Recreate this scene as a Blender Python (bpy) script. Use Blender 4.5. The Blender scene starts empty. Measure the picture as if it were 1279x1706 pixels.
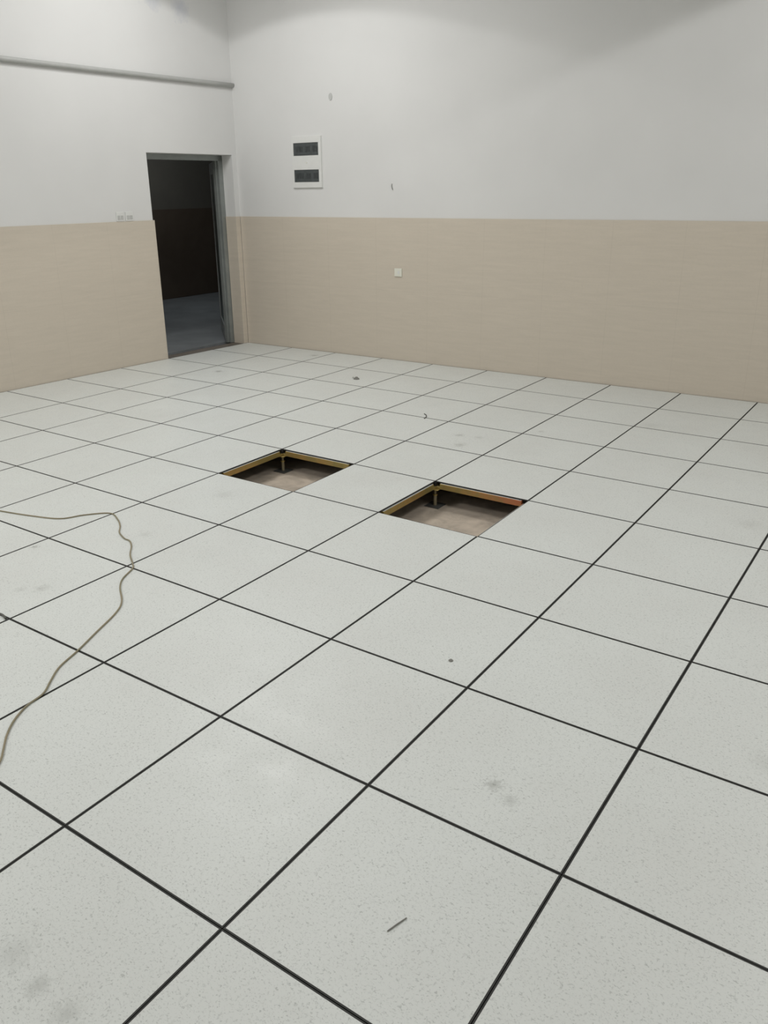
import bpy, bmesh, math, random
from mathutils import Vector, Matrix

# ------------------------------------------------------------------ camera
S = bpy.context.scene
COL = S.collection
CAM = Vector((3.54832, -3.98760, 1.63751))
RX = Vector((0.82295951, 0.56798142, -0.01160853))     # image right
RY = Vector((0.18773263, -0.29118193, -0.93806692))    # image down
RZ = Vector((-0.53618478, 0.76981179, -0.34625958))    # view direction
F, PX, PY = 1367.55, 639.5 - 12.46, 853.0 - 33.18
cd = bpy.data.cameras.new('camera')
cam = bpy.data.objects.new('camera', cd); COL.objects.link(cam)
cam.matrix_world = Matrix((( RX.x, -RY.x, -RZ.x, CAM.x),
                           ( RX.y, -RY.y, -RZ.y, CAM.y),
                           ( RX.z, -RY.z, -RZ.z, CAM.z), (0, 0, 0, 1)))
cd.sensor_fit = 'VERTICAL'; cd.sensor_height = 24.0; cd.lens = F / 1706 * 24.0
cd.shift_x = 12.46 / 1706; cd.shift_y = -33.18 / 1706
cd.clip_start = 0.05; cd.clip_end = 60
S.camera = cam

# ------------------------------------------------------------------ world, view
w = bpy.data.worlds.new('world'); S.world = w; w.use_nodes = True
w.node_tree.nodes['Background'].inputs[0].default_value = (0.01, 0.011, 0.012, 1)
w.node_tree.nodes['Background'].inputs[1].default_value = 0.2
S.view_settings.view_transform = 'Standard'; S.view_settings.look = 'None'
S.view_settings.gamma = 1.0; S.view_settings.use_curve_mapping = False
S.view_settings.exposure = -0.03

# ------------------------------------------------------------------ helpers
T = 0.6
XL, AL, YR, AR = -3.095, 0.0500, 2.983, 0.0130         # fitted wall lines
def lx(y, off=0.0): return XL + AL * (y - 2.0) + off    # left wall face (off = into the room)
def ry(x, off=0.0): return YR + AR * x - off            # back wall face (off = into the room)
WH = 1.375                                              # wainscot height
CZ = 4.0                                                # ceiling height
SUB = -0.155                                            # subfloor level
DY0, DY1, DZ = 1.779, 2.890, 1.995                      # doorway

class MB:
    def __init__(s): s.bm = bmesh.new()
    def prism(s, pts, z0, z1):
        a = [s.bm.verts.new((p[0], p[1], z0)) for p in pts]
        b = [s.bm.verts.new((p[0], p[1], z1)) for p in pts]
        n = len(pts)
        s.bm.faces.new(a[::-1]); s.bm.faces.new(b)
        for i in range(n): s.bm.faces.new((a[i], a[(i+1) % n], b[(i+1) % n], b[i]))
        return s
    def box(s, x0, x1, y0, y1, z0, z1):
        return s.prism([(x0, y0), (x1, y0), (x1, y1), (x0, y1)], z0, z1)
    def cyl(s, c, axis, r, h, seg=20, r2=None):
        axis = Vector(axis).normalized(); c = Vector(c)
        u = axis.orthogonal().normalized(); v = axis.cross(u)
        r2 = r if r2 is None else r2
        A = [s.bm.verts.new(c + (u*math.cos(t)+v*math.sin(t))*r) for t in [2*math.pi*i/seg for i in range(seg)]]
        B = [s.bm.verts.new(c + axis*h + (u*math.cos(t)+v*math.sin(t))*r2) for t in [2*math.pi*i/seg for i in range(seg)]]
        s.bm.faces.new(A[::-1]); s.bm.faces.new(B)
        for i in range(seg): s.bm.faces.new((A[i], A[(i+1) % seg], B[(i+1) % seg], B[i]))
        return s
    def tube(s, pts, r, seg=8, flat=1.0):
        pts = [Vector(p) for p in pts]; rings = []
        for i, p in enumerate(pts):
            d = (pts[min(i+1, len(pts)-1)] - pts[max(i-1, 0)]).normalized()
            u = d.cross(Vector((0, 0, 1)))
            u = u.normalized() if u.length > 1e-5 else Vector((1, 0, 0))
            v = u.cross(d).normalized()
            rr = r[i] if isinstance(r, (list, tuple)) else r
            rings.append([s.bm.verts.new(p + u*rr*math.cos(2*math.pi*k/seg) + v*rr*flat*math.sin(2*math.pi*k/seg)) for k in range(seg)])
        for a, b in zip(rings, rings[1:]):
            for k in range(seg): s.bm.faces.new((a[k], a[(k+1) % seg], b[(k+1) % seg], b[k]))
        s.bm.faces.new(rings[0][::-1]); s.bm.faces.new(rings[-1])
        return s
    def build(s, name, mat, parent=None, bevel=0, smooth=False, loc=None):
        bmesh.ops.recalc_face_normals(s.bm, faces=s.bm.faces)
        me = bpy.data.meshes.new(name); s.bm.to_mesh(me); s.bm.free()
        me.materials.append(mat)
        o = bpy.data.objects.new(name, me); COL.objects.link(o)
        if smooth:
            for p in me.polygons: p.use_smooth = True
        if parent: o.parent = parent
        if loc is not None: o.location = loc
        if bevel:
            m = o.modifiers.new('bevel', 'BEVEL'); m.width = bevel; m.segments = 2; m.limit_method = 'ANGLE'
        return o

def empty(name, loc=(0, 0, 0), rz=0.0):
    o = bpy.data.objects.new(name, None); COL.objects.link(o)
    o.location = loc; o.rotation_euler = (0, 0, rz); o.empty_display_size = 0.1
    return o
def tag(o, label=None, cat=None, group=None, kind=None):
    if label: o['label'] = label
    if cat: o['category'] = cat
    if group: o['group'] = group
    if kind: o['kind'] = kind
    return o

def mat(name, col, rough=0.6, metal=0.0, spec=0.5):
    m = bpy.data.materials.new(name); m.use_nodes = True
    b = m.node_tree.nodes['Principled BSDF']
    b.inputs['Base Color'].default_value = (*col, 1); b.inputs['Roughness'].default_value = rough
    b.inputs['Metallic'].default_value = metal; b.inputs['Specular IOR Level'].default_value = spec
    return m, m.node_tree, b
def N(nt, t, **k):
    n = nt.nodes.new(t)
    for a, v in k.items(): setattr(n, a, v)
    return n
def noise(nt, vec, scale, detail=2, rough=0.5, dist=0.0):
    n = N(nt, 'ShaderNodeTexNoise'); n.inputs['Scale'].default_value = scale
    n.inputs['Detail'].default_value = detail; n.inputs['Roughness'].default_value = rough
    n.inputs['Distortion'].default_value = dist
    nt.links.new(vec, n.inputs['Vector']); return n.outputs['Fac']
def mapr(nt, v, a, b, c, d):
    n = N(nt, 'ShaderNodeMapRange'); nt.links.new(v, n.inputs['Value'])
    for k, x in zip(('From Min', 'From Max', 'To Min', 'To Max'), (a, b, c, d)): n.inputs[k].default_value = x
    return n.outputs['Result']
def mul(nt, a, b, op='MULTIPLY'):
    n = N(nt, 'ShaderNodeMath', operation=op)
    for i, x in enumerate((a, b)):
        if isinstance(x, (int, float)): n.inputs[i].default_value = x
        else: nt.links.new(x, n.inputs[i])
    return n.outputs[0]
def mix(nt, fac, a, b):
    n = N(nt, 'ShaderNodeMix', data_type='RGBA')
    for sock, x in ((n.inputs['Factor'], fac), (n.inputs['A'], a), (n.inputs['B'], b)):
        if isinstance(x, tuple): sock.default_value = (*x, 1)
        elif isinstance(x, (int, float)): sock.default_value = x
        else: nt.links.new(x, sock)
    return n.outputs['Result']
def pos(nt): return N(nt, 'ShaderNodeNewGeometry').outputs['Position']
def scaled(nt, vec, s, off=(0, 0, 0), rz=0):
    n = N(nt, 'ShaderNodeMapping'); n.inputs['Scale'].default_value = s; n.inputs['Location'].default_value = off
    n.inputs['Rotation'].default_value = (0, 0, rz)
    nt.links.new(vec, n.inputs['Vector']); return n.outputs[0]
def blob(nt, p, c, r, soft=1.0, warp=None):
    """1 at centre c, 0 at radius r (world metres): a smudge with its own place"""
    d = N(nt, 'ShaderNodeVectorMath', operation='DISTANCE'); nt.links.new(p, d.inputs[0]); d.inputs[1].default_value = c
    v = d.outputs['Value']
    if warp is not None: v = mul(nt, v, warp)
    return mapr(nt, v, 0, r, 1, 0)
def bump(nt, b, h, strength, dist):
    n = N(nt, 'ShaderNodeBump'); n.inputs['Strength'].default_value = strength; n.inputs['Distance'].default_value = dist
    nt.links.new(h, n.inputs['Height']); nt.links.new(n.outputs[0], b.inputs['Normal'])

# ------------------------------------------------------------------ materials
def m_laminate():
    m, nt, b = mat('white_antistatic_laminate', (0.7, 0.7, 0.68), 0.42, 0, 0.4)
    p = pos(nt)
    f1 = noise(nt, scaled(nt, p, (1, 1.5, 1), rz=0.5), 130, 2, 0.65, 0.8)
    f2 = noise(nt, scaled(nt, p, (1.6, 1, 1), rz=-0.4), 75, 3, 0.6, 0.6)
    sp = mapr(nt, f1, 0.56, 0.70, 0, 1)
    sp2 = mapr(nt, f2, 0.60, 0.74, 0, 1)
    base = mix(nt, mapr(nt, noise(nt, p, 1.7, 3), 0.35, 0.7, 0, 1), (0.730, 0.755, 0.728), (0.700, 0.718, 0.690))
    c = mix(nt, mul(nt, sp, 0.62), base, (0.36, 0.38, 0.36))
    c = mix(nt, mul(nt, sp2, 0.50), c, (0.40, 0.42, 0.40))
    # faint dirt, smears and shoe marks, each at its own place
    wob = mapr(nt, noise(nt, p, 62, 4, 0.75, 0.9), 0.35, 0.65, 0.5, 2.4)
    d = None
    for (x, y, r, s) in ((2.704, -2.195, .045, .8), (2.775, -2.228, .045, .5), (.845, .926, .06, .7), (.965, .72, .075, .65),
                         (.987, .945, .05, .5), (.039, -1.905, .03, .9), (.467, -2.158, .06, .45), (.40, -2.22, .04, .4),
                         (2.05, -3.321, .10, .35), (2.17, -3.336, .055, .5), (2.28, -3.343, .06, .45), (.375, -1.50, .05, .35),
                         (-1.90, 2.72, .08, .9), (-2.19, 1.6, .06, 1.2), (1.29, 1.32, .04, .5), (1.75, -.55, .04, .3),
                         (.30, -.86, .12, .25), (1.2, -.62, .14, .22), (2.9, .3, .12, .25), (1.9, 1.9, .15, .25), (3.35, -1.65, .1, .25)):
        k = mul(nt, blob(nt, p, (x, y, 0), r, warp=wob), s)
        d = k if d is None else mul(nt, d, k, 'MAXIMUM')
    c = mix(nt, mul(nt, d, 0.62), c, (0.22, 0.225, 0.20))
    film = mapr(nt, noise(nt, scaled(nt, p, (1, 1, 1)), 6.5, 5, 0.7, 1.2), 0.58, 0.8, 0, 0.12)
    c = mix(nt, film, c, (0.42, 0.42, 0.37))
    nt.links.new(c, b.inputs['Base Color'])
    nt.links.new(mapr(nt, noise(nt, p, 9, 3), 0.3, 0.7, 0.34, 0.5), b.inputs['Roughness'])
    return m
def m_paint(name, col, stains=True):
    m, nt, b = mat(name, col, 0.85, 0, 0.25)
    p = pos(nt)
    c = mix(nt, mapr(nt, noise(nt, p, 1.3, 4), 0.35, 0.7, 0, 1), col, tuple(x*0.955 for x in col))
    if stains:
        wob = mapr(nt, noise(nt, p, 9, 3, 0.7), 0.3, 0.7, 0.6, 1.5)
        k = mul(nt, blob(nt, p, (-3.092, 2.02, 3.36), 0.16, warp=wob), blob(nt, p, (-3.08, 2.34, 3.29), 0.12, warp=wob), 'MAXIMUM')
        c = mix(nt, mul(nt, k, 0.35), c, (0.30, 0.34, 0.48))
    nt.links.new(c, b.inputs['Base Color'])
    bump(nt, b, noise(nt, p, 160, 3), 0.12, 0.001)
    return m
def m_wainscot():
    m, nt, b = mat('beige_wall_tile', (0.42, 0.37, 0.30), 0.38, 0, 0.4)
    p = pos(nt)
    st = noise(nt, scaled(nt, p, (1.2, 1.2, 14)), 3.0, 4, 0.6, 0.5)
    c = mix(nt, mapr(nt, st, 0.3, 0.7, 0, 1), (0.640, 0.575, 0.485), (0.600, 0.540, 0.455))
    c = mix(nt, mapr(nt, noise(nt, p, 60, 3), 0.5, 0.75, 0, 0.25), c, (0.56, 0.51, 0.42))
    # very faint tile joints, 0.6 m wide and 0.3 m tall
    sx = N(nt, 'ShaderNodeSeparateXYZ'); nt.links.new(p, sx.inputs[0])
    h = mul(nt, sx.outputs[0], sx.outputs[1], 'ADD')
    def line(v, per, off, wd):
        q = mul(nt, mul(nt, v, off, 'ADD'), per, 'PINGPONG')
        return mapr(nt, q, 0, wd, 1, 0)
    j = mul(nt, line(h, 0.3, 0.10, 0.003), line(sx.outputs[2], 0.344, 0.0, 0.0025), 'MAXIMUM')
    c = mix(nt, mul(nt, j, 0.16), c, (0.30, 0.27, 0.22))
    nt.links.new(c, b.inputs['Base Color'])
    return m
def m_noisy(name, c0, c1, scale, rough=0.6, metal=0.0, spec=0.5, bmp=0.0):
    m, nt, b = mat(name, c0, rough, metal, spec)
    p = pos(nt); f = noise(nt, p, scale, 4, 0.6, 0.3)
    nt.links.new(mix(nt, mapr(nt, f, 0.35, 0.68, 0, 1), c0, c1), b.inputs['Base Color'])
    if bmp: bump(nt, b, f, bmp, 0.002)
    return m
def m_zinc():
    m, nt, b = mat('yellow_zinc_steel', (0.5, 0.33, 0.1), 0.4, 0.55, 0.5)
    p = pos(nt)
    c = mix(nt, mapr(nt, noise(nt, p, 3.0, 2), 0.42, 0.60, 0, 1), (0.55, 0.35, 0.12), (0.47, 0.37, 0.14))
    c = mix(nt, mul(nt, blob(nt, p, (1.74, -.01, -.02), .38), 0.9), c, (0.62, 0.22, 0.12))
    c = mix(nt, mapr(nt, noise(nt, p, 22, 3), 0.45, 0.7, 0, 0.6), c, (0.34, 0.31, 0.12))
    nt.links.new(c, b.inputs['Base Color']); return m

LAM = m_laminate()
WHITE = m_paint('white_wall_paint', (0.735, 0.735, 0.725))
CEIL = m_paint('ceiling_paint', (0.33, 0.33, 0.31), False)
TILE = m_wainscot()
TRIMB = m_noisy('black_edge_trim', (0.030, 0.031, 0.029), (0.045, 0.045, 0.042), 40, 0.55, 0, 0.3)
TRAY = m_noisy('grey_steel_tray', (0.10, 0.105, 0.10), (0.16, 0.16, 0.15), 12, 0.5, 0.3)
ZINC = m_zinc()
PZINC = m_noisy('pale_zinc_post', (0.42, 0.37, 0.25), (0.34, 0.30, 0.18), 14, 0.45, 0.3)
CONC = m_noisy('bare_concrete', (0.58, 0.50, 0.41), (0.37, 0.32, 0.265), 7, 0.9, 0, 0.2, 0.4)
PLAST = m_noisy('white_plastic', (0.745, 0.75, 0.73), (0.725, 0.73, 0.71), 15, 0.35)
IVORY = m_noisy('ivory_plastic', (0.78, 0.78, 0.69), (0.75, 0.75, 0.66), 15, 0.35)
LGREY = m_noisy('light_grey_plastic', (0.54, 0.545, 0.53), (0.49, 0.495, 0.48), 9, 0.5)
GREYP = m_noisy('grey_plastic', (0.46, 0.465, 0.45), (0.41, 0.415, 0.40), 6, 0.5)
SMOKE = m_noisy('smoked_plastic', (0.052, 0.062, 0.060), (0.068, 0.076, 0.080), 22, 0.22)
BRK = m_noisy('breaker_plastic', (0.036, 0.042, 0.042), (0.046, 0.052, 0.054), 30, 0.4)
ALU = m_noisy('grey_aluminium', (0.30, 0.32, 0.31), (0.24, 0.26, 0.25), 5, 0.4, 0.35)
ALUL = m_noisy('light_aluminium', (0.55, 0.57, 0.56), (0.48, 0.50, 0.49), 5, 0.5, 0.1)
DPAN = m_noisy('green_grey_door_panel', (0.16, 0.21, 0.19), (0.13, 0.17, 0.155), 4, 0.35, 0.2)
WIRE = m_noisy('tan_wire_sheath', (0.24, 0.22, 0.14), (0.31, 0.26, 0.17), 5, 0.55)
DARKW = m_noisy('dark_wire', (0.10, 0.10, 0.09), (0.07, 0.07, 0.06), 20, 0.6)
SCRAP = m_noisy('grey_scrap', (0.26, 0.26, 0.24), (0.19, 0.19, 0.17), 60, 0.6)
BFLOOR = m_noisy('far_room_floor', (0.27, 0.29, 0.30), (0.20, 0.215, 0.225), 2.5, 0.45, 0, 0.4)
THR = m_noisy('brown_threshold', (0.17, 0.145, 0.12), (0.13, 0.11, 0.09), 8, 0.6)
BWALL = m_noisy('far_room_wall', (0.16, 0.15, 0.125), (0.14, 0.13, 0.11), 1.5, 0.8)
BLOWER = m_noisy('far_room_lower_wall', (0.13, 0.10, 0.075), (0.10, 0.075, 0.055), 1.5, 0.6)

# ------------------------------------------------------------------ downlights and added fill lights (out of frame, on the ceiling)
def downlight(x, y, power, col, label, cut=140.5):
    t = tag(empty('ceiling_downlight', (x, y, CZ)), label, 'ceiling light', 'round downlights on the ceiling')
    m = MB(); n = 32
    prof = [(0.10, 0.0), (0.12, -0.045), (0.105, -0.045), (0.085, -0.01)]
    rings = [[m.bm.verts.new((r*math.cos(2*math.pi*k/n), r*math.sin(2*math.pi*k/n), z)) for k in range(n)] for r, z in prof]
    for a, b in zip(rings, rings[1:]):
        for k in range(n): m.bm.faces.new((a[k], a[(k+1) % n], b[(k+1) % n], b[k]))
    m.bm.faces.new(rings[-1])
    m.build('lamp_housing', PLAST, t, smooth=True)
    ld = bpy.data.lights.new('lamp_light', 'SPOT'); ld.energy = power; ld.color = col
    ld.spot_size = math.radians(cut); ld.spot_blend = 0.06; ld.shadow_soft_size = 0.05
    lo = bpy.data.objects.new('lamp_light', ld); COL.objects.link(lo); lo.parent = t; lo.location = (0, 0, -0.07)
def fill_light(x, y, sx, sy, power, col, label, z=4.0):  # unseen area light with housing, added as fill to even out the brightness
    t = tag(empty('added_fill_light', (x, y, z)), label, 'ceiling light', 'added square fill lights on the ceiling')
    m = MB(); m.box(-sx/2-.02, sx/2+.02, -sy/2-.02, sy/2+.02, -0.05, 0.0)
    m.build('lamp_housing', PLAST, t, bevel=0.004)
    ld = bpy.data.lights.new('lamp_light', 'AREA'); ld.shape = 'RECTANGLE'; ld.size = sx; ld.size_y = sy
    ld.energy = power; ld.color = col
    lo = bpy.data.objects.new('lamp_light', ld); COL.objects.link(lo); lo.parent = t; lo.location = (0, 0, -0.055)
WL = (1.0, 0.992, 0.980)
downlight(-1.9, 1.2, 36, WL, 'round white ceiling downlight above the doorway corner', 137.4)
downlight(3.88, 1.2, 98, WL, 'round white ceiling downlight near the far right of the back wall')
fill_light(-1.2, 1.0, 1.2, 1.2, 44, WL, 'added square ceiling fill light above the left opening')
fill_light(-1.2, -4.5, 1.2, 1.2, 102, WL, 'added square ceiling fill light at the front end of the door wall')
fill_light(1.5, -1.5, 1.2, 1.2, 23, WL, 'added square ceiling fill light in the middle of the room')
fill_light(4.2, -1.5, 1.2, 1.2, 34, WL, 'added square ceiling fill light beside the right wall')
fill_light(-5.6, 4.6, 0.6, 0.6, 15, (0.92, 0.97, 1.0), 'added dim square fill light in the dark room beyond the doorway', 3.2)  # added to lift the dark far room, no known lamp there

# ------------------------------------------------------------------ room shell
X1, Y0 = 6.0, -6.0
def lw_pts(y0, y1, a, b): return [(lx(y0, a), y0), (lx(y1, a), y1), (lx(y1, b), y1), (lx(y0, b), y0)]
def bw_pts(x0, x1, a, b): return [(x0, ry(x0, a)), (x1, ry(x1, a)), (x1, ry(x1, b)), (x0, ry(x0, b))]
PT = -0.012                                              # painted face sits behind the tile face
m = MB()
m.prism(lw_pts(Y0, DY0, PT, PT-0.145), SUB, CZ)
m.prism(lw_pts(DY1, ry(-3.1)+0.15, PT, PT-0.145), SUB, CZ)
m.prism(lw_pts(DY0, DY1, PT, PT-0.145), DZ, CZ)
m.prism(lw_pts(DY0, DY1, PT, PT-0.145), SUB, -0.04)
wall_left = tag(m.build('wall_left', WHITE), kind='structure')
m = MB()
yc = ry(-3.05)
m.prism(lw_pts(Y0, DY0, 0, PT+.0005), SUB, WH)
m.prism(lw_pts(DY1, yc, 0, PT+.0005), SUB, WH)
m.prism(lw_pts(DY0, DY0+.012, 0, PT-0.14), -0.035, WH)   # tile returns inside the doorway
m.prism(lw_pts(DY1-.012, DY1, 0, PT-0.14), -0.035, WH)
tag(m.build('wainscot', TILE, wall_left, bevel=0.0015), 'beige tiled lower wall facing')
m = MB(); m.prism(bw_pts(-3.25, X1, PT, PT-0.2), SUB, CZ)
wall_back = tag(m.build('wall_back', WHITE), kind='structure')
m = MB(); m.prism(bw_pts(-3.045, X1, 0, PT+.0005), SUB, WH)
tag(m.build('wainscot', TILE, wall_back, bevel=0.0015), 'beige tiled lower wall facing')
m = MB(); m.box(X1, X1+.2, Y0-.2, ry(X1)+.2, SUB, CZ); wr = tag(m.build('wall_right', WHITE), kind='structure')
m = MB(); m.box(X1-.012, X1, Y0, ry(X1), SUB, WH); m.build('wainscot', TILE, wr)
m = MB(); m.box(lx(Y0)-.4, X1, Y0-.2, Y0, SUB, CZ); wf = tag(m.build('wall_front', WHITE), kind='structure')
m = MB(); m.box(lx(Y0), X1-.012, Y0, Y0+.012, SUB, WH); m.build('wainscot', TILE, wf)
m = MB(); m.box(-3.9, X1+.2, Y0-.2, 3.25, CZ, CZ+.15); tag(m.build('ceiling', CEIL), kind='structure')
m = MB(); m.box(-3.9, X1+.2, Y0-.2, 3.25, SUB-.12, SUB)
floor = tag(m.build('floor', CONC), kind='structure')

# ------------------------------------------------------------------ room beyond the doorway
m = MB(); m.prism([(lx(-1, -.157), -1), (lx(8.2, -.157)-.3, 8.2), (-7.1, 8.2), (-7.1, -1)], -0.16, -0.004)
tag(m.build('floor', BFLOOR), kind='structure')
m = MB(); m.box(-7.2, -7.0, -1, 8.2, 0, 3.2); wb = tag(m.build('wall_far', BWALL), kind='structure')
m = MB(); m.box(-7.0, -6.988, -1, 8.2, 0, WH); m.build('wainscot', BLOWER, wb)  # darker facing along the lower part of the far wall
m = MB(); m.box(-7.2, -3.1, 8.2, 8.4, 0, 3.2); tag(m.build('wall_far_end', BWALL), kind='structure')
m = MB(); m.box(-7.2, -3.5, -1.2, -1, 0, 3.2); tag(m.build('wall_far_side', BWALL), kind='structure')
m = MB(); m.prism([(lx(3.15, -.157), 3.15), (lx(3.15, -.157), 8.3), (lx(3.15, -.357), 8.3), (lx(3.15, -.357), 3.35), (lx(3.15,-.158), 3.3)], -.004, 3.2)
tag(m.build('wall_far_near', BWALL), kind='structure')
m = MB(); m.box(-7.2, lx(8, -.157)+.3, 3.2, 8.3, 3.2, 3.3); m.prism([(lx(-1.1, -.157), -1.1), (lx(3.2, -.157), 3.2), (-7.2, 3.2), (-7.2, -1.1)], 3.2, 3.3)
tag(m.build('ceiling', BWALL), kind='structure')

m = MB(); m.prism(lw_pts(DY0, DY1, 0.0, -.158), -0.04, -0.003); tag(m.build('trim_1', THR), kind='structure')
# ------------------------------------------------------------------ door
door = tag(empty('door_1', (lx(DY1, -.157), DY1, 0)), kind='structure')
def local(pts): return [(p[0]-door.location.x, p[1]-door.location.y) for p in pts]
m = MB()
a, b = PT-.145, PT-.215
m.prism(local(lw_pts(DY1-.060, DY1+.02, a, b)), 0, DZ)
m.prism(local(lw_pts(DY0-.02, DY0+.03, a, b)), 0, DZ)
m.prism(local(lw_pts(DY0-.02, DY1+.02, a, b)), DZ-.055, DZ+.03)
m.prism(local(lw_pts(DY1-.075, DY1-.060, a-.03, b)), 0, DZ-.05)      # door stop
m.build('door_frame', ALU, door, bevel=0.002)
hinge = Vector((lx(DY1, b)-.012, DY1-.035, 0)); tip = Vector((-4.005, 3.505, 0))
dr = (tip-hinge); Lf = dr.length
leaf_root = MB(); ang = math.atan2(dr.y, dr.x)
leaf_root.box(0, .09, -.02, .02, .008, DZ-.06); leaf_root.box(Lf-.09, Lf, -.02, .02, .008, DZ-.06)
leaf_root.box(.09, Lf-.09, -.02, .02, .008, .18); leaf_root.box(.09, Lf-.09, -.02, .02, DZ-.18, DZ-.06)
leaf = leaf_root.build('door_leaf', ALUL, door, bevel=0.002, loc=hinge-door.location); leaf.rotation_euler = (0, 0, ang)
m = MB(); m.box(.09, Lf-.09, -.012, .012, .18, DZ-.18); m.build('door_panel', DPAN, leaf)

# ------------------------------------------------------------------ raised floor panels
def visible(u, v):
    for i in range(7):
        for j in range(7):
            P = Vector(((u+i/6)*T, -(v+j/6)*T, 0)) - CAM
            z = P.dot(RZ)
            if z < 0.1: continue
            x = P.dot(RX)/z*F + PX; y = P.dot(RY)/z*F + PY
            if 0 <= x <= 1279 and 0 <= y <= 1706: return True
    return False
U0, V0, U1, V1 = -5, -5, 9, 9                            # cells; first column and row run on to the walls
OPEN = {(0, 0), (2, 0)}
seen = {(u, v) for u in range(U0, U1+1) for v in range(V0, V1+1) if visible(u, v)}
ring = {(u+i, v+j) for (u, v) in seen for i in (-1, 0, 1) for j in (-1, 0, 1)}
cells = sorted((u, v) for (u, v) in ring if U0 <= u <= U1 and V0 <= v <= V1 and (u, v) not in OPEN)
def cell_poly(u, v, g=0.0012):
    x0, x1, y1, y0 = u*T+g, (u+1)*T-g, -v*T-g, -(v+1)*T+g
    if v == V0:
        tl = (x0, ry(x0, .003)); tr = (x1, ry(x1, .003))
    else: tl = (x0, y1); tr = (x1, y1)
    bl = (x0, y0); br = (x1, y0)
    if u == U0:
        bl = (lx(y0, .003), y0); yt = tl[1]; tl = (lx(yt, .003), yt)
        if v == V0: tl = (tl[0], ry(tl[0], .003))
    return [bl, br, tr, tl]
def inset(poly, d):
    out = []; n = len(poly)
    for i in range(n):
        p0, p1, p2 = Vector(poly[i-1]), Vector(poly[i]), Vector(poly[(i+1) % n])
        a = (p1-p0).normalized(); b = (p2-p1).normalized()
        na, nb = Vector((-a.y, a.x)), Vector((-b.y, b.x))
        k = (na+nb); k = k / (1 + na.dot(nb))
        out.append(tuple(p1 + k*d))
    return out
TR = 0.0044
def frame_prism(m, outer, inner, z0, z1):
    n = len(outer); V = m.bm.verts.new
    ob = [V((*p, z0)) for p in outer]; ot = [V((*p, z1)) for p in outer]
    ib = [V((*p, z0)) for p in inner]; it = [V((*p, z1)) for p in inner]
    for i in range(n):
        j = (i+1) % n
        for q in ((ob[i], ob[j], ot[j], ot[i]), (ot[i], ot[j], it[j], it[i]), (it[i], it[j], ib[j], ib[i]), (ib[i], ib[j], ob[j], ob[i])):
            m.bm.faces.new(q)
def build_panel(u, v):
    poly = cell_poly(u, v); cx, cy = u*T, -(v+1)*T
    poly = [(p[0]-cx, p[1]-cy) for p in poly]
    t = empty('access_panel', (cx, cy, 0))
    MB().prism(inset(poly, TR), -0.0068, 0.0).build('laminate_top', LAM, t)
    e = MB(); frame_prism(e, poly, inset(poly, TR), -0.0070, -0.0002); e.build('edge_trim', TRIMB, t)
    MB().prism(inset(poly, 0.0015), -0.0081, -0.0070).build('steel_tray', TRAY, t)
    return t
NUM = ['zero', 'one', 'two', 'three', 'four', 'five', 'six', 'seven', 'eight', 'nine', 'ten']
def pl(n, w): return NUM[n] + ' ' + w + ('s' if n != 1 else '')
def panel_label(u, v):
    row = 'in the row of the openings' if v == 0 else (pl(v, 'row') + ' nearer than the openings' if v > 0 else pl(-v, 'row') + ' beyond the openings')
    c = {0: 'in line with left opening', 1: 'in line with the gap between openings', 2: 'in line with right opening'}.get(u) or \
        (pl(-u, 'column') + ' left of left opening' if u < 0 else pl(u-2, 'column') + ' right of right opening')
    if v == 0 and u == 1: return 'white speckled floor panel bridging the gap between the two floor openings'
    return 'white floor panel ' + row + ', ' + c
proto = None
for (u, v) in cells:
    special = (u == U0 or v == V0)
    if special: t = build_panel(u, v)
    elif proto is None: t = proto = build_panel(u, v)
    else:
        t = proto.copy(); COL.objects.link(t); t.location = (u*T, -(v+1)*T, 0)
        for ch in proto.children:
            c = ch.copy(); COL.objects.link(c); c.parent = t
    tag(t, panel_label(u, v), 'floor panel', 'raised floor panels')
# the same deck, outside the picture, as part of the structure
m = MB(); m2 = MB()
for u in range(U0, U1+1):
    for v in range(V0, V1+1):
        if (u, v) in OPEN or (u, v) in set(cells): continue
        pp = cell_poly(u, v); m.prism(inset(pp, TR), -0.011, 0.0); frame_prism(m2, pp, inset(pp, TR), -0.0115, -0.0002)
dk = m.build('raised_deck', LAM, floor); m2.build('deck_joints', TRIMB, dk)

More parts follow.
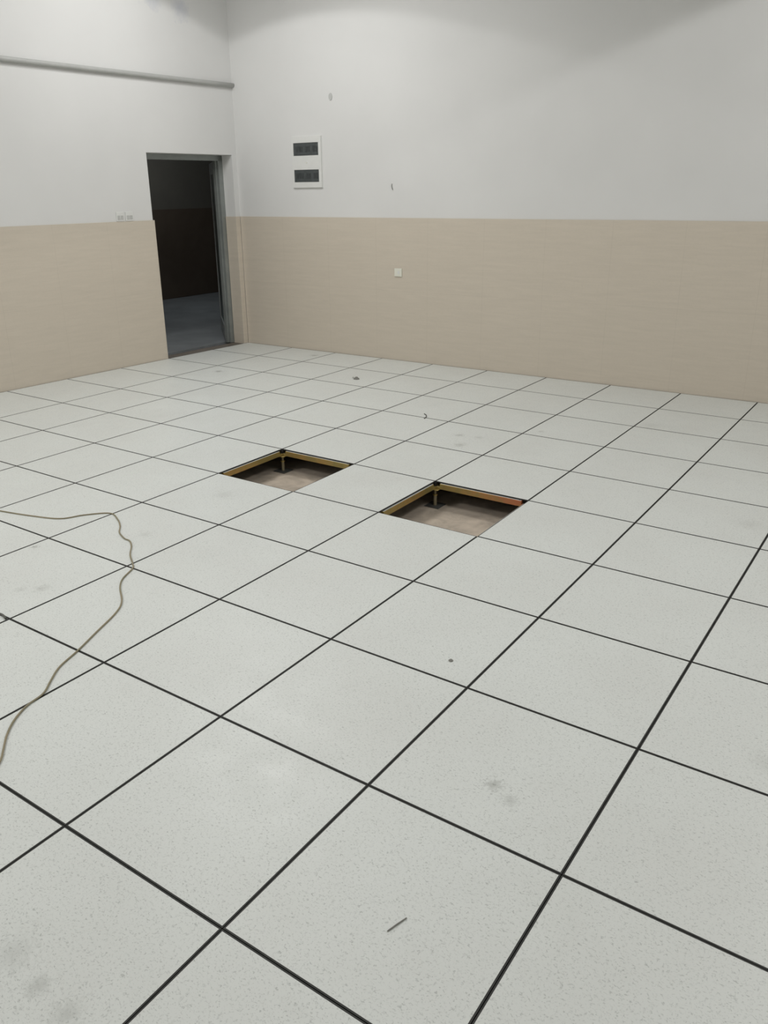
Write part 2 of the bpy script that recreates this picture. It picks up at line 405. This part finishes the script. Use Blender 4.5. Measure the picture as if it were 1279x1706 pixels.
# ------------------------------------------------------------------ pedestals and stringers round the openings
def stringer_proto():
    t = empty('steel_rail')
    m = MB(); m.box(.036, T-.036, -.0105, .0105, -.042, -.0082)
    m.build('steel_channel', ZINC, t, bevel=0.0015)
    m = MB()
    m.box(.040, T-.040, -.0085, .0085, -.0080, -.0074); m.build('gasket_strip', GREYP, t)
    m = MB(); m.cyl((.052, 0, -.0080), (0, 0, 1), .004, .0008, 10); m.build('screw', TRAY, t)
    m = MB(); m.cyl((T-.052, 0, -.0080), (0, 0, 1), .004, .0008, 10); m.build('screw', TRAY, t)
    return t
def pedestal_proto():
    t = empty('support_pedestal')
    m = MB(); m.box(-.048, .048, -.048, .048, 0, .003)
    for sx in (-1, 1):
        for sy in (-1, 1): m.cyl((sx*.037, sy*.037, .003), (0, 0, 1), .005, .003, 8)
    m.build('base_plate', TRAY, t)
    m = MB(); m.cyl((0, 0, .003), (0, 0, 1), .0105, .062, 16); m.cyl((0, 0, .055), (0, 0, 1), .0075, .055, 12)
    m.build('post', PZINC, t)
    m = MB(); m.cyl((0, 0, .066), (0, 0, 1), .015, .008, 6); m.build('lock_nut', ZINC, t)
    m = MB(); m.box(-.037, .037, -.037, .037, .110, .1125)
    m.cyl((0, 0, .101), (0, 0, 1), .016, .009, 16)
    m.box(-.037, .037, -.012, .012, .1125, .127); m.box(-.012, .012, -.037, .037, .1125, .127)
    m.build('head', ZINC, t, bevel=0.001)
    m = MB(); m.box(-.008, .008, -.008, .008, .1272, .1476); m.build('corner_pad', TRIMB, t)
    return t
def copy_tree(o):
    r = o.copy(); COL.objects.link(r)
    for ch in o.children:
        c = ch.copy(); COL.objects.link(c); c.parent = r
    return r
sp = stringer_proto(); pp0 = pedestal_proto(); first = [True, True]
side = {'far': 'far right edge', 'left': 'far left edge', 'near': 'near edge', 'right': 'near right edge'}
for (u, v), nm in (((0, 0), 'left'), ((2, 0), 'right')):
    x0, y1 = u*T, -v*T
    for (px, py, rz, what) in ((x0, y1, 0, 'back right rim'), (x0, y1-T, math.pi/2, 'back left rim'),
                               (x0, y1-T, 0, 'front left rim'), (x0+T, y1-T, math.pi/2, 'front right rim')):
        t = sp if first[0] else copy_tree(sp); first[0] = False
        t.location = (px, py, 0); t.rotation_euler = (0, 0, rz)
        tag(t, 'yellow zinc steel rail under the %s of the %s floor opening' % (what, nm), 'rail', 'steel rails round the openings')
    for (px, py, what) in ((x0, y1, 'back'), (x0+T, y1, 'right'), (x0, y1-T, 'left'), (x0+T, y1-T, 'front')):
        t = pp0 if first[1] else copy_tree(pp0); first[1] = False
        t.location = (px, py, SUB)
        tag(t, 'zinc steel pedestal under the %s corner of the %s floor opening' % (what, nm), 'pedestal', 'pedestals at the opening corners')

# ------------------------------------------------------------------ conduit high on the left wall
m = MB(); pts = []
for i in range(26):
    y = Y0+.02 + (3.0-(Y0+.02))*i/25
    pts.append((lx(y, PT+.021), y, 2.664))
m.tube(pts, .021, 14)
o = m.build('wall_conduit', GREYP, smooth=True)
tag(o, 'long grey conduit running level along the white wall above the doorway', 'conduit')

# ------------------------------------------------------------------ distribution box on the back wall
rot_b = math.atan(AR)
def on_back(name, x, z): return empty(name, (x, ry(x, PT), z), rot_b)
bx = on_back('distribution_box', (-2.283-1.906)/2, 1.66)
tag(bx, 'white flush two row breaker box on the back wall right of the doorway', 'breaker box')
W, H = .186, .480
m = MB(); D = .016
wins = ((.052, .170), (.302, .422)); wx0, wx1 = -W+.020, W-.034
# cover plate with two window cut-outs
zs = [0, wins[0][0], wins[0][1], wins[1][0], wins[1][1], H]
for i in range(5):
    if i in (1, 3):
        m.box(-W, wx0, -D, 0, zs[i], zs[i+1]); m.box(wx1, W, -D, 0, zs[i], zs[i+1])
    else: m.box(-W, W, -D, 0, zs[i], zs[i+1])
m.build('cover_plate', PLAST, bx)
m = MB(); m.box(-W-.005, W+.005, -.004, 0, -.006, H+.006); m.build('back_frame', PLAST, bx, bevel=0.001)
for (z0, z1) in wins:
    m = MB(); m.box(wx0+.002, wx1-.002, -.011, -.0045, z0+.002, z1-.002)
    wn = m.build('window_flap', SMOKE, bx, bevel=0.001)
    for k in range(9):
        xx = wx0+.030+k*.031
        if k in (3, 6): continue
        m = MB(); m.box(xx, xx+.024, -.0125, -.0108, z0+.035, z1-.035); m.build('breaker', BRK, wn)
m = MB(); m.cyl((0, -D, .236), (0, -1, 0), .007, .003, 12); m.build('cover_screw', IVORY, bx)

# ------------------------------------------------------------------ wall socket on the beige tile
sk = empty('wall_socket', (-1.003, ry(-1.003), .828), rot_b)
tag(sk, 'small ivory square outlet plate on the beige tiled back wall', 'wall outlet')
m = MB(); m.box(-.043, .043, -.009, 0, 0, .078); m.build('face_plate', IVORY, sk, bevel=0.003)
m = MB(); m.box(-.004, .018, -.0105, -.009, .024, .054); m.build('jack', PLAST, sk)

# ------------------------------------------------------------------ light switches beside the doorway
rot_l = -math.atan(AL)+math.pi/2
for (yy, lab) in ((1.398, 'white switch plate above the beige tile, farther from the doorway'), (1.503, 'white switch plate above the beige tile, nearer the doorway')):
    t = empty('light_switch', (lx(yy, PT), yy, WH+.002), 0)
    t.rotation_euler = (0, 0, math.atan2(1, AL)+math.pi)  # local -y... faces the room after the turn
    tag(t, lab, 'light switch', 'light switches beside the doorway')
    m = MB(); m.box(-.043, .043, 0, .009, 0, .086); m.build('face_plate', PLAST, t, bevel=0.003)
    for sx in (-1, 1):
        m = MB(); m.box(sx*.018-.014, sx*.018+.014, .009, .0125, .016, .052); m.build('rocker', LGREY, t, bevel=0.001)

# ------------------------------------------------------------------ small things on the back wall
t = empty('blanking_plug', (-1.783, ry(-1.783, PT), 2.479), rot_b)
tag(t, 'small round grey cap high on the white back wall above the breaker box', 'plug')
m = MB(); m.cyl((0, 0, 0), (0, -1, 0), .030, .006, 24, .027); o = m.build('cap_disc', LGREY, t); o.scale = (.75, 1, 1.15)
m = MB(); m.tube([(-1.080, ry(-1.08, PT)-.003, 1.684), (-1.081, ry(-1.08, PT)-.007, 1.662), (-1.076, ry(-1.08, PT)-.008, 1.645), (-1.070, ry(-1.07, PT)-.006, 1.628)], [.003, .0035, .004, .003], 8)
tag(m.build('wire_stub', SCRAP), 'short grey wire stub poking from the white back wall above the outlet', 'wire stub')

# ------------------------------------------------------------------ cable on the floor
def spline(P, n=7):
    P = [Vector(p) for p in P]; out = []
    for i in range(len(P)-1):
        a, b, c, d = P[max(i-1, 0)], P[i], P[i+1], P[min(i+2, len(P)-1)]
        for k in range(n):
            t = k/n
            out.append(0.5*((2*b)+(c-a)*t+(2*a-5*b+4*c-d)*t*t+(3*b-a-3*c+d)*t**3))
    out.append(P[-1]); return out
CP = [(-1.3,-1.86),(-.95,-1.80),(-0.689, -1.744), (-0.553, -1.721), (-0.348, -1.672), (-0.173, -1.61), (-0.108, -1.506), (-0.011, -1.412), (0.095, -1.446), (0.181, -1.499), (0.25, -1.559), (0.333, -1.596), (0.38, -1.602), (0.441, -1.641), (0.515, -1.71), (0.606, -1.771), (0.648, -1.806), (0.696, -1.901), (0.758, -1.967), (0.869, -2.048), (0.93, -2.128), (0.996, -2.278), (1.051, -2.403), (1.092, -2.512), (1.144, -2.586), (1.193, -2.651), (1.21, -2.725), (1.246, -2.794), (1.298, -2.855), (1.358, -2.906), (1.402, -2.945), (1.448, -3.013), (1.50, -3.12), (1.53, -3.26)]
m = MB(); m.tube([(p.x, p.y, .0036) for p in spline([(x, y, 0) for x, y in CP])], .0035, 10)
tag(m.build('long_cable', WIRE, smooth=True), 'long thin tan cable winding across the white panels at the left', 'cable')
m = MB(); m.tube([(p.x, p.y, .0050) for p in spline([(.30, -2.47, 0), (.40, -2.435, 0), (.471, -2.418, 0), (.543, -2.402, 0), (.594, -2.412, 0)])], .0048, 10)
tag(m.build('cable_end', DARKW, smooth=True), 'dark end of a cable touching a panel corner at the left frame edge', 'cable')

# ------------------------------------------------------------------ scraps on the floor
def at_floor(name, x, y): return empty(name, (x, y, 0))
m = MB(); m.tube([(2.729, -2.789, .0022), (2.737, -2.762, .0026), (2.746, -2.732, .0020)], [.0015, .0018, .0014], 8)
tag(m.build('wire_offcut', SCRAP), 'short straight grey wire offcut on the nearest whole floor panel', 'scrap')
m = MB(); m.cyl((2.266, -1.679, 0), (.2, .1, 1), .010, .005, 9, .006)
tag(m.build('grit_crumb', SCRAP), 'tiny dark crumb on a white panel right of the picture centre', 'scrap')
t = at_floor('screw_cap', -.845, 2.02)
tag(t, 'small dark grey round knob lying on the floor near the back wall', 'scrap')
m = MB(); m.cyl((0, 0, 0), (0, 0, 1), .028, .010, 18, .024); m.cyl((0, 0, .010), (0, 0, 1), .015, .012, 14, .011); m.build('knob_body', SCRAP, t)
m = MB(); m.tube([(-.028, .008, .006), (-.055, .02, .005), (-.066, .04, .004)], .006, 8); m.build('knob_tail', GREYP, t)
m = MB(); m.tube([(p.x, p.y, .003) for p in spline([(.335, 1.285, 0), (.365, 1.262, 0), (.395, 1.215, 0), (.405, 1.17, 0)], 5)], .0035, 8)
tag(m.build('wire_offcut', DARKW), 'short curved dark wire offcut on a white panel behind the openings', 'scrap')
